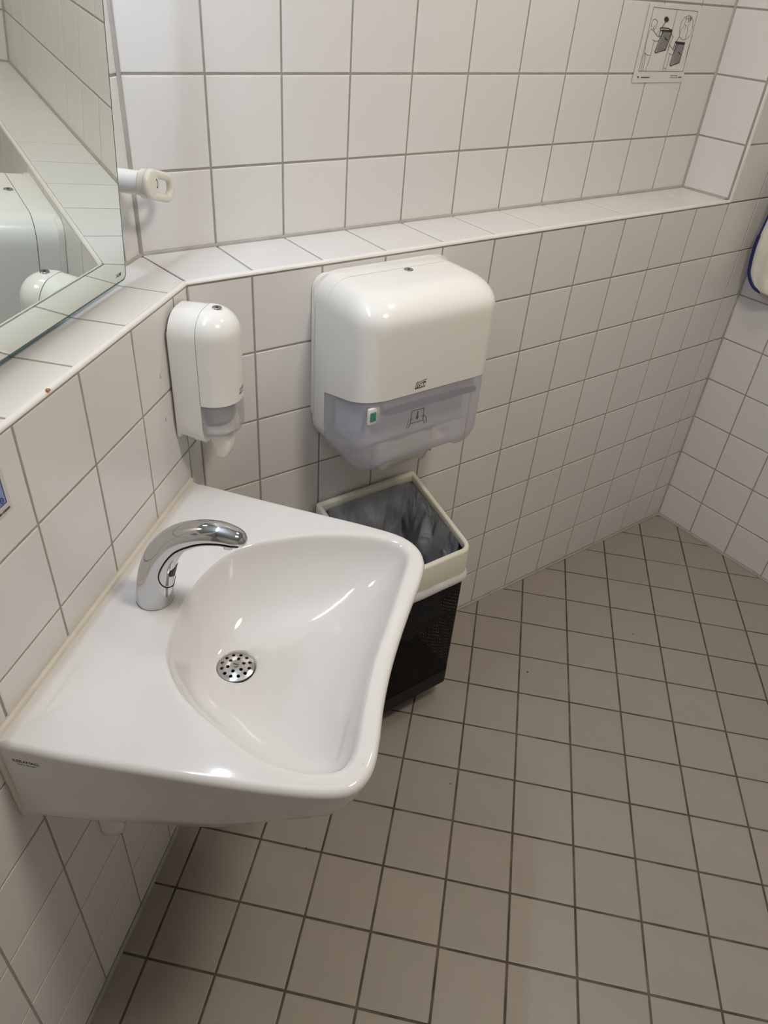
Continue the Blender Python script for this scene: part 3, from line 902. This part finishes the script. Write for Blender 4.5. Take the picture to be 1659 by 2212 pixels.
# ------------------------------------------------------------------ mirror
TILT = math.radians(3.6)
MW, MH = 0.66, 0.64
MBZ, MX = 1.214, -0.0795
mx_ = Vector((0, 1, 0)); mz = Vector((math.sin(TILT), 0, math.cos(TILT))); mn = mx_.cross(mz)  # +x side
FM = frame(Vector((MX, -0.0565 - MW / 2, MBZ)), mx_, mz, mn)
mi = empty('mirror', FM, 'tilted frameless mirror with rounded corners on the upper left wall', 'mirror')
def rrect(x0, x1, y0, y1, r, z, seg=8):
    pts = []
    for cx, cy, a0 in ((x1 - r, y0 + r, -PI / 2), (x1 - r, y1 - r, 0), (x0 + r, y1 - r, PI / 2), (x0 + r, y0 + r, PI)):
        for k in range(seg + 1):
            a = a0 + PI / 2 * k / seg
            pts.append(Vector((cx + r * math.cos(a), cy + r * math.sin(a), z)))
    return pts
hw = MW / 2
mesh('mirror_pane', *loft([rrect(-hw + .0034, hw - .0034, 0.0034, MH - .0034, 0.0095, -0.0008), rrect(-hw + .0034, hw - .0034, 0.0034, MH - .0034, 0.0095, 0.0003)]), 'mirror_silver', mi, smooth=20)
mesh('glass_edge', *loft([rrect(-hw, hw, 0, MH, 0.012, -0.0055), rrect(-hw, hw, 0, MH, 0.012, -0.0008), rrect(-hw + 0.0007, hw - 0.0007, 0.0007, MH - 0.0007, 0.0115, 0.0001)]), 'glass_edge', mi, smooth=20)
mesh('back_plate', *bevel_box(-hw + 0.16, hw - 0.16, 0.10, MH - 0.10, -0.028, -0.0056, 0.004, 2), 'mirror_back', mi)
mk, mf = join(ribbon([(0, 0), (0.004, 0.0025), (0, 0.005)], 0.0007), ribbon([(0.006, 0), (0.006, 0.005)], 0.0007), ribbon([(0.006, 0), (0.009, 0)], 0.0007), ribbon([(0.006, 0.0025), (0.0085, 0.0025)], 0.0007), ribbon([(0.010, 0.005), (0.0115, 0), (0.013, 0.004), (0.0145, 0), (0.016, 0.005)], 0.0007))
mesh('etched_mark', [(hw - 0.034 + p[0], 0.012 + p[1], 0.0004 + p[2]) for p in mk], mf, 'icon_grey', mi, smooth=0)

# rotary handle beside the mirror: rod perpendicular to the left wall with an oval grip loop
HB = Vector((-DL, 0.022, 1.3485))
hd = empty('rotary_handle', Matrix.Translation(HB), 'white plastic rotary handle with oval grip loop beside the mirror', 'handle')
mesh('rod', *cyl((0.0, 0, 0), (1, 0, 0), 0.0188, 0.060, 28, 0.001), 'plastic_white', hd)
mesh('rosette', *cyl((0.0, 0, 0), (1, 0, 0), 0.0245, 0.005, 28, 0.0015), 'plastic_white', hd)
ang = math.radians(-17)
def hp(u, w_, x): return Vector((x, u * math.cos(ang) - w_ * math.sin(ang), u * math.sin(ang) + w_ * math.cos(ang)))
loop = []
Rr, Ln = 0.0172, 0.058
for k in range(13):
    a = PI / 2 + PI * k / 12
    loop.append(hp(Rr * math.cos(a), Rr * math.sin(a), 0.074))
for k in range(13):
    a = -PI / 2 + PI * k / 12
    loop.append(hp(Ln + Rr * math.cos(a) * 0.9, Rr * math.sin(a), 0.074))
fin = []
for i in range(len(loop)):
    a, b_ = loop[i], loop[(i + 1) % len(loop)]
    nsub = 6 if (b_ - a).length > 0.02 else 1
    for k in range(nsub): fin.append(a.lerp(b_, k / nsub))
mesh('grip_loop', *tube(fin, 0.0068, 12, closed=True), 'plastic_cream', hd, smooth=80)
mesh('hub', *cyl((0.058, 0, 0), (1, 0, 0), 0.0225, 0.021, 32, 0.003), 'plastic_cream', hd)
hc = mesh('hub_cap', *cyl((0.0785, 0.0, 0), (1, 0, 0), 0.0165, 0.0024, 32, 0.0008), 'plastic_cream', hd)
arw = [(0.0105 * math.cos(a), 0.0105 * math.sin(a)) for a in [math.radians(-42 + 84 * k / 10) for k in range(11)]]
av, af = join(ribbon(arw, 0.0011), ribbon([(arw[0][0] - 0.0022, arw[0][1] + 0.0018), arw[0], (arw[0][0] + 0.0014, arw[0][1] + 0.0026)], 0.0012), ribbon([(arw[-1][0] - 0.0022, arw[-1][1] - 0.0018), arw[-1], (arw[-1][0] + 0.0014, arw[-1][1] - 0.0026)], 0.0012))
mesh('arrow_mark', [(0.0809 + p[2], p[0] + 0.001, p[1]) for p in av], af, 'ink', hc, smooth=0)

# ------------------------------------------------------------------ waste bin hung on the back wall
BS0, BS1, BN0, BN1, BZ0, BZ1 = 0.262, 0.553, 0.010, 0.262, 0.078, 0.545
FBIN = frame(Vector((0, 0, 0)), B, N, UP)
bn = empty('waste_bin', FBIN, 'black perforated waste bin with cream plastic rim under the towel dispenser', 'waste bin')
def rr_out(s0, s1, n0, n1, rb, rf, z, seg=6):
    """outline in local (s,-n): back at y=-n0, front y=-n1"""
    pts = []
    for cx, cy, a0, r in ((s1 - rf, -n1 + rf, -PI / 2, rf), (s1 - rb, -n0 - rb, 0, rb), (s0 + rb, -n0 - rb, PI / 2, rb), (s0 + rf, -n1 + rf, PI, rf)):
        for k in range(seg + 1):
            a = a0 + PI / 2 * k / seg
            pts.append(Vector((cx + r * math.cos(a), cy + r * math.sin(a), z(cy + r * math.sin(a)) if callable(z) else z)))
    return pts
ro_ = [rr_out(BS0 + .004, BS1 - .004, BN0 + .004, BN1 - .004, 0.008, 0.015, z) for z in (BZ0, BZ0 + 0.002, BZ1)]
v, f = loft(ro_, True, False)
bk = mesh('basket', v, f, 'perforated_black', bn, smooth=40)
uv = bk.data.uv_layers.new(name='uv')
for pl in bk.data.polygons:
    nn = pl.normal
    for li in pl.loop_indices:
        c = bk.data.vertices[bk.data.loops[li].vertex_index].co
        uv.data[li].uv = (c.x if abs(nn.y) > 0.7 else (c.y if abs(nn.z) < 0.5 else c.x), c.z if abs(nn.z) < 0.5 else c.y)
# solid lower band and corner posts of the basket
bb = [rr_out(BS0 + .0035, BS1 - .0035, BN0 + .0035, BN1 - .0035, 0.008, 0.0155, z) for z in (BZ0 - 0.001, BZ0 + 0.05)]
mesh('base_band', *loft(bb, True, False), 'black', bn, smooth=40)
# rim frame, its front edge hangs lower than its back edge
def rz(y): return 0.637 + (0.561 - 0.637) * ((-y) - BN0) / (BN1 - BN0)
TH = 0.0115
prof = [(0.0, -0.072), (0.0, -0.004), (0.0015, -0.001), (0.004, 0.0), (0.0085, 0.0), (0.011, -0.001), (0.0125, -0.004), (0.0125, -0.02), (0.003, -0.022), (0.003, -0.072)]
rg = []
for ins, dz in prof:
    rg.append(rr_out(BS0 + ins, BS1 - ins, BN0 + ins, BN1 + 0.004 - ins, max(0.002, 0.006 - ins), max(0.008, 0.028 - ins), lambda y, dz=dz: rz(y) + dz))
rg.append(rg[0])
mesh('rim_frame', *loft(rg, False, False), 'frame_cream', bn, smooth=50)
mesh('wall_bracket', *bevel_box(BS0 + 0.06, BS1 - 0.06, -BN0 - 0.006, -0.0005, 0.30, 0.56, 0.003, 1), 'black', bn)
# liner
ln = empty('bin_liner', FBIN, 'translucent crumpled plastic bag lining the waste bin', 'bin bag')
lv_, lf_ = [], []
def liner_ring(z, q):
    """q 0 at top .. 1 at bottom"""
    pts = rr_out(BS0 + .016, BS1 - .016, BN0 + .016, BN1 - .012, 0.02, 0.03, 0.0, 10)
    dense = []
    for i in range(len(pts)):
        a, b_ = pts[i], pts[(i + 1) % len(pts)]
        k_ = max(1, int((b_ - a).length / 0.009))
        for k in range(k_): dense.append(a.lerp(b_, k / k_))
    c = Vector(((BS0 + BS1) / 2, -(BN0 + BN1) / 2, 0))
    out = []
    for p in dense:
        s = 1 - 0.62 * max(0, (q - 0.6) / 0.4) ** 1.6
        p2 = c + (p - c) * s
        amp = 0.030 * min(1, q * 6 + 0.12)
        rdir = (p2 - c).normalized()
        nz_ = noise.noise(Vector((p2.x * 26, p2.y * 26, z * 5.0 + 3))) + 0.6 * noise.noise(Vector((p2.x * 60, p2.y * 60, z * 14)))
        fold = abs(noise.noise(Vector((p2.x * 18 + z * 9, p2.y * 18 - z * 6, z * 8 + 9))))
        p2 = p2 - rdir * (amp * (0.5 + 0.6 * nz_) + 0.045 * fold * min(1, q * 4))
        top = rz(p2.y) - 0.012
        out.append(Vector((p2.x, p2.y, top + (0.20 - top) * q)))
    return out
lr = [liner_ring(0.60 - 0.40 * k / 26, k / 26) for k in range(27)]
lv2, lf2 = loft(lr, False, True)
mesh('bag_inside', lv2, lf2, 'bag_film', ln, smooth=70)
cuff = []
for ins, dz, am in ((0.002, -0.055, 0.0), (-0.004, -0.078, 0.003), (-0.006, -0.086, 0.005), (-0.002, -0.098, 0.006)):
    r_ = rr_out(BS0 + ins, BS1 - ins, BN0 + 0.004 + max(ins, 0), BN1 + 0.002 - ins, 0.008, 0.028, 0.0, 8)
    dense = []
    for i in range(len(r_)):
        a, b_ = r_[i], r_[(i + 1) % len(r_)]
        k_ = max(1, int((b_ - a).length / 0.012))
        for k in range(k_): dense.append(a.lerp(b_, k / k_))
    cuff.append(dense)
kmin = min(len(c) for c in cuff)
if len({len(c) for c in cuff}) > 1:
    cuff = [[c[int(i * len(c) / kmin)] for i in range(kmin)] for c in cuff]
for r_, (ins, dz, am) in zip(cuff, ((0, -0.055, 0), (0, -0.078, .003), (0, -0.086, .005), (0, -0.098, .006))):
    for p in r_:
        nn = noise.noise(Vector((p.x * 30, p.y * 30, dz * 40)))
        p.z = rz(p.y) + dz + am * nn
        p.y -= am * 0.4 * nn * (1 if -p.y > 0.2 else 0)
mesh('bag_cuff', *loft(cuff, False, False), 'bag_white', ln, smooth=70)

# ------------------------------------------------------------------ instruction sheet on the upper back wall
SU, SV = 1.2725, 1.4735
SWD, SHT = 0.2065, 0.165
FSG = frame(N * (DB - 0.0012) + B * SU + UP * SV, B, UP, -N)
sg = empty('instruction_sheet', FSG, 'laminated instruction sheet with line drawings taped to the upper back wall', 'sign')
nx, ny = 14, 10
sv, sf = [], []
for j in range(ny + 1):
    for i in range(nx + 1):
        u, w_ = i / nx, j / ny
        sv.append((u * SWD, w_ * SHT, 0.00015 * math.sin(u * 7 + w_ * 3) + 0.0006))
o_ = len(sv)
for p in list(sv): sv.append((p[0], p[1], p[2] - 0.0006))
for j in range(ny):
    for i in range(nx):
        a = j * (nx + 1) + i
        sf.append((a, a + 1, a + nx + 2, a + nx + 1)); sf.append((a + o_, a + nx + 1 + o_, a + nx + 2 + o_, a + 1 + o_))
mesh('sheet', sv, sf, 'laminate', sg, smooth=60)
# drawing traced in the sheet's own plane: pixel coordinates of a close look, rectified to the sheet
src = [(490, 65), (1540, 120), (1105, 1635), (120, 1630)]
dst = [(0, SHT), (SWD, SHT), (SWD, 0), (0, 0)]
A_, b2 = [], []
for (x, y), (u, w_) in zip(src, dst):
    A_.append([x, y, 1, 0, 0, 0, -u * x, -u * y]); b2.append(u)
    A_.append([0, 0, 0, x, y, 1, -w_ * x, -w_ * y]); b2.append(w_)
hm = np.linalg.solve(np.array(A_, float), np.array(b2, float))
def rc(x, y):
    d = hm[6] * x + hm[7] * y + 1
    return ((hm[0] * x + hm[1] * y + hm[2]) / d, (hm[3] * x + hm[4] * y + hm[5]) / d)
thin = [
 [(558, 148), (1448, 218), (1125, 1420), (258, 1410), (558, 148)], [(1028, 185), (720, 1410)],
 [(515, 545), (505, 510), (520, 440), (550, 395), (585, 385), (615, 405), (632, 440), (630, 465), (612, 485), (605, 520), (590, 570), (560, 600), (540, 565)],
 [(575, 505), (560, 540), (540, 565)], [(505, 580), (470, 620), (440, 720), (400, 880), (380, 1000), (385, 1060), (420, 1095), (470, 1105), (490, 1095)],
 [(490, 1095), (385, 1408)], [(378, 1060), (385, 1150), (330, 1408)], [(365, 1050), (300, 1405)], [(510, 585), (560, 630), (600, 690), (640, 740), (690, 715), (740, 640)],
 [(528, 790), (570, 820), (625, 830), (650, 800)], [(560, 815), (520, 980), (490, 1095)], [(605, 690), (640, 640), (660, 625)],
 [(905, 670), (940, 740), (915, 780), (880, 880)], [(860, 895), (920, 970), (935, 1000), (975, 985), (1030, 910)], [(840, 1055), (880, 1080), (925, 1090)],
 [(865, 880), (835, 1020)], [(860, 1095), (780, 1408)], [(735, 1350), (785, 1355)],
 [(1260, 298), (1320, 330), (1345, 430), (1325, 590), (1270, 720), (1190, 790), (1120, 790), (1065, 735)],
 [(1065, 715), (1068, 640), (1075, 560), (1110, 430), (1180, 340), (1260, 298)], [(1065, 715), (1000, 815)], [(1065, 735), (1020, 810)],
 [(1205, 370), (1170, 490), (1210, 505), (1160, 590)], [(1080, 650), (1110, 570), (1165, 510)], [(1195, 370), (1260, 370), (1300, 350), (1305, 380), (1290, 405)],
 [(1260, 470), (1225, 570), (1235, 610), (1200, 700), (1180, 780)], [(1210, 320), (1205, 370)], [(1255, 300), (1250, 440)], [(1290, 310), (1270, 430), (1240, 440)],
 [(1325, 700), (1250, 930), (1190, 1150)], [(885, 1500), (1010, 1503), (1005, 1545), (880, 1542), (885, 1500)], [(740, 640), (700, 740), (660, 800)], [(1030, 910), (990, 1000), (925, 1090)]]
bold = [
 [(680, 565), (700, 555), (855, 570), (865, 590), (920, 600), (910, 635), (735, 622), (690, 610), (680, 565)], [(735, 622), (660, 800), (570, 1030), (585, 1055), (785, 995), (910, 635)],
 [(690, 605), (650, 730)], [(985, 830), (1170, 850), (1160, 885), (1000, 870), (985, 830)], [(1000, 870), (940, 1060), (865, 1290), (880, 1312), (1055, 1250), (1160, 885)],
 [(775, 760), (825, 808)], [(1043, 1040), (1078, 1085)], [(790, 440), (715, 555)], [(985, 835), (930, 990)], [(1300, 350), (1310, 375), (1285, 405)],
 [(235, 1515), (255, 1515)], [(235, 1535), (255, 1535)], [(300, 1532), (460, 1532)], [(1035, 1536), (1090, 1538)], [(720, 600), (905, 615)], [(1000, 852), (1160, 868)]]
grid = []
def lerp2(a, b_, t): return (a[0] + (b_[0] - a[0]) * t, a[1] + (b_[1] - a[1]) * t)
for (tl, tr, br, bl, nc, nr) in (((745, 640), (900, 645), (785, 985), (590, 1025), 7, 17), ((1005, 890), (1155, 895), (1055, 1240), (885, 1285), 7, 17)):
    for k in range(nc + 1): grid.append([lerp2(tl, tr, k / nc), lerp2(bl, br, k / nc)])
    for k in range(nr + 1): grid.append([lerp2(tl, bl, k / nr), lerp2(tr, br, k / nr)])
def lines(ls, w_): return join(*[ribbon([rc(*p) for p in l], w_) for l in ls])
for nm, ls, w_, m_ in (('drawing', thin, 0.0009, 'ink_soft'), ('drawing', bold, 0.0018, 'ink'), ('drawing', grid, 0.00055, 'ink')):
    v, f = lines(ls, w_)
    tag(mesh(nm, [(p[0], p[1], p[2] + 0.0011) for p in v], f, m_, sg, smooth=0), kind='stuff')
st = []
for k in range(22):
    a = 2 * PI * k / 22
    r_ = (68 if k % 2 == 0 else 34) * (1.0 + 0.15 * math.sin(k * 3.1))
    st.append(rc(808 + r_ * 0.85 * math.cos(a), 388 + r_ * 1.05 * math.sin(a)))
cst = rc(808, 388)
v = [(cst[0], cst[1], 0.0016)] + [(p[0], p[1], 0.0016) for p in st] + [(p[0], p[1], 0.0010) for p in st]
f = [(0, 1 + k, 1 + (k + 1) % 22) for k in range(22)] + [(1 + k, 23 + k, 23 + (k + 1) % 22, 1 + (k + 1) % 22) for k in range(22)]
mesh('drawing', v, f, 'ink', sg, smooth=0)

# ------------------------------------------------------------------ sticker on the left wall
FST = frame(Vector((0.0, -0.548, 1.111)), Vector((0, 1, 0)), UP, Vector((1, 0, 0)))
stk = empty('wall_sticker', FST, 'small blue sticker with a phone number on the left wall', 'sticker')
mesh('clear_film', *bevel_box(-0.09, 0.008, -0.016, 0.045, 0.0, 0.0003, 0.0001, 1), 'clear_film', stk)
mesh('blue_panel', *bevel_box(-0.075, 0.0, 0.0, 0.04, 0.0003, 0.0007, 0.0001, 1), 'sticker_blue', stk)
v, f = join(ribbon([(0, 0), (0, 0.04)], 0.0011), ribbon([(0.0005, 0), (-0.075, 0)], 0.0011))
mesh('border', [(p[0], p[1], p[2] + 0.0006) for p in v], f, 'ink_blue', stk, smooth=0)
el = [(-0.0068 + 0.0026 * math.cos(a), 0.0062 + 0.0036 * math.sin(a)) for a in [2 * PI * k / 20 for k in range(20)]]
v, f = join(ribbon(el, 0.0009, closed=True), ribbon([(-0.0090, 0.0062), (-0.0046, 0.0062)], 0.0007))
mesh('emblem', [(p[0], p[1], p[2] + 0.0007) for p in v], f, 'ink_blue', stk, smooth=0)
v, f = text_vf('© 0180-1322638', 0.0042, 0.0001, 0.0001, align='RIGHT')
mesh('lettering', [(p[0] + 0.0035, p[1] - 0.0095, 0.0006 + p[2]) for p in v], f, 'ink', stk, smooth=0)

# ------------------------------------------------------------------ pipe cover under the basin
pc = empty('pipe_cover', frame(Vector((0, -0.537, 0.352)), Vector((0, 1, 0)), Vector((-1, 0, 0)), UP), 'white plastic pipe cover on the left wall below the washbasin', 'pipe cover')
rs_ = []
for s, z in ((0.3, 0.0), (0.7, 0.006), (0.92, 0.018), (1, 0.035), (1, 0.20), (0.9, 0.212)):
    rs_.append([Vector((0.0175 * s * math.cos(PI * k / 14), -0.001 - 0.036 * s * math.sin(PI * k / 14), z)) for k in range(15)])
mesh('cover_shell', *loft(rs_), 'plastic_white', pc, smooth=60)
mesh('cover_rib', *tube([Vector((0.010, -0.029, 0.02)), Vector((0.012, -0.030, 0.10)), Vector((0.012, -0.030, 0.19))], 0.0025, 8), 'plastic_cream', pc)
mesh('rubber_plug', *cyl((0.004, -0.030, 0.064), (0, -1, 0), 0.013, 0.016, 18, 0.002), 'black', pc)
pipe = tag(empty('drain_pipe', Matrix.Translation((0.0, 0, 0))), 'white drain pipe with black seal behind the washbasin, hidden from above', 'pipe')
mesh('pipe_run', *tube(catmull([(0.19, -0.39, 0.652), (0.19, -0.39, 0.60), (0.165, -0.41, 0.555), (0.09, -0.44, 0.545), (0.001, -0.46, 0.545)], 6), 0.02, 14), 'plastic_white', pipe, smooth=60)
mesh('pipe_seal', *tube([Vector((0.10, -0.4365, 0.545)), Vector((0.05, -0.449, 0.545))], 0.0235, 16), 'black', pipe, smooth=40)

# ------------------------------------------------------------------ hanging cloth by the right wall
off = 0.07
c0 = CORNER + NRW * off
clo = empty('hanging_cloth', frame(c0, RR, UP, NRW), 'cream fabric apron with navy blue piping hanging at the right wall', 'cloth')
CL_EDGE = [(0.060, 1.32), (0.046, 1.22), (0.038, 1.149), (0.035, 1.115), (0.033, 1.08), (0.033, 1.046), (0.036, 1.012), (0.042, 0.985), (0.056, 0.965), (0.076, 0.950), (0.100, 0.946)]
ce = catmull([(u, v_, 0) for u, v_ in CL_EDGE], 5)
crow = []
for j, p in enumerate(ce):
    row = []
    for i in range(25):
        t = i / 24
        u = p.x + (0.42 - p.x) * t
        v_ = p.y if p.y > 0.90 or True else p.y
        fold = 0.012 * math.sin(u * 55 + 1.3 + (1.2 - v_) * 3) * min(1, t * 6) * (0.5 + (1.3 - v_) * 1.4)
        fold += 0.010 * noise.noise(Vector((u * 14, v_ * 9, 2.0)))
        row.append(Vector((u, v_, fold)))
    crow.append(row)
v, f = loft(crow, False, False, closed=False)
o = mesh('fabric', v, f, 'cloth', clo, smooth=80)
sd = o.modifiers.new('solid', 'SOLIDIFY'); sd.thickness = 0.005; sd.offset = 0
pe = [r_[0] + Vector((-0.001, 0, 0)) for r_ in crow]
mesh('piping', *tube(pe, [0.0062 if q.y < 1.10 else 0.004 for q in pe], 8), 'cloth_navy', clo, smooth=80)

# ------------------------------------------------------------------ lamps
for i, ((x, y), r_, st_) in enumerate(CEILING_LIGHTS):
    lab = ['round warm ceiling downlight over the middle of the room', 'added round warm fill light at the ceiling, brightening the upper back wall and ledge'][i]
    cl = empty('ceiling_light', Matrix.Translation((x, y, CEIL_Z)), lab, 'ceiling light', 'round ceiling lights')
    gm = 'warm_glow_%d' % i
    mat(gm, (0.9, 0.9, 0.9), 0.4, emit=WARM, estr=st_)
    mesh('diffuser', *cyl((0, 0, -0.014), (0, 0, 1), r_, 0.012, 40), gm, cl)
    ringp = [Vector(((r_ + 0.008) * math.cos(2 * PI * k / 40), (r_ + 0.008) * math.sin(2 * PI * k / 40), -0.008)) for k in range(40)]
    mesh('lamp_ring', *tube(ringp, 0.009, 8, closed=True), 'lamp_housing', cl)
tl = empty('tube_lamp', Matrix.Translation(TUBE_POS), 'slim tube lamp mounted on the left wall above the mirror', 'lamp')
mesh('tube', *cyl((0, -TUBE_LEN / 2, 0), (0, 1, 0), 0.014, TUBE_LEN, 20), 'tube_glow', tl)
for s in (-1, 1):
    mesh('end_cap', *cyl((0, s * TUBE_LEN / 2 - 0.014, 0), (0, 1, 0), 0.0175, 0.028, 20, 0.002), 'lamp_housing', tl)
mesh('mount', *bevel_box(-0.0755, -0.012, -0.05, 0.05, 0.012, 0.04, 0.004, 2), 'lamp_housing', tl)
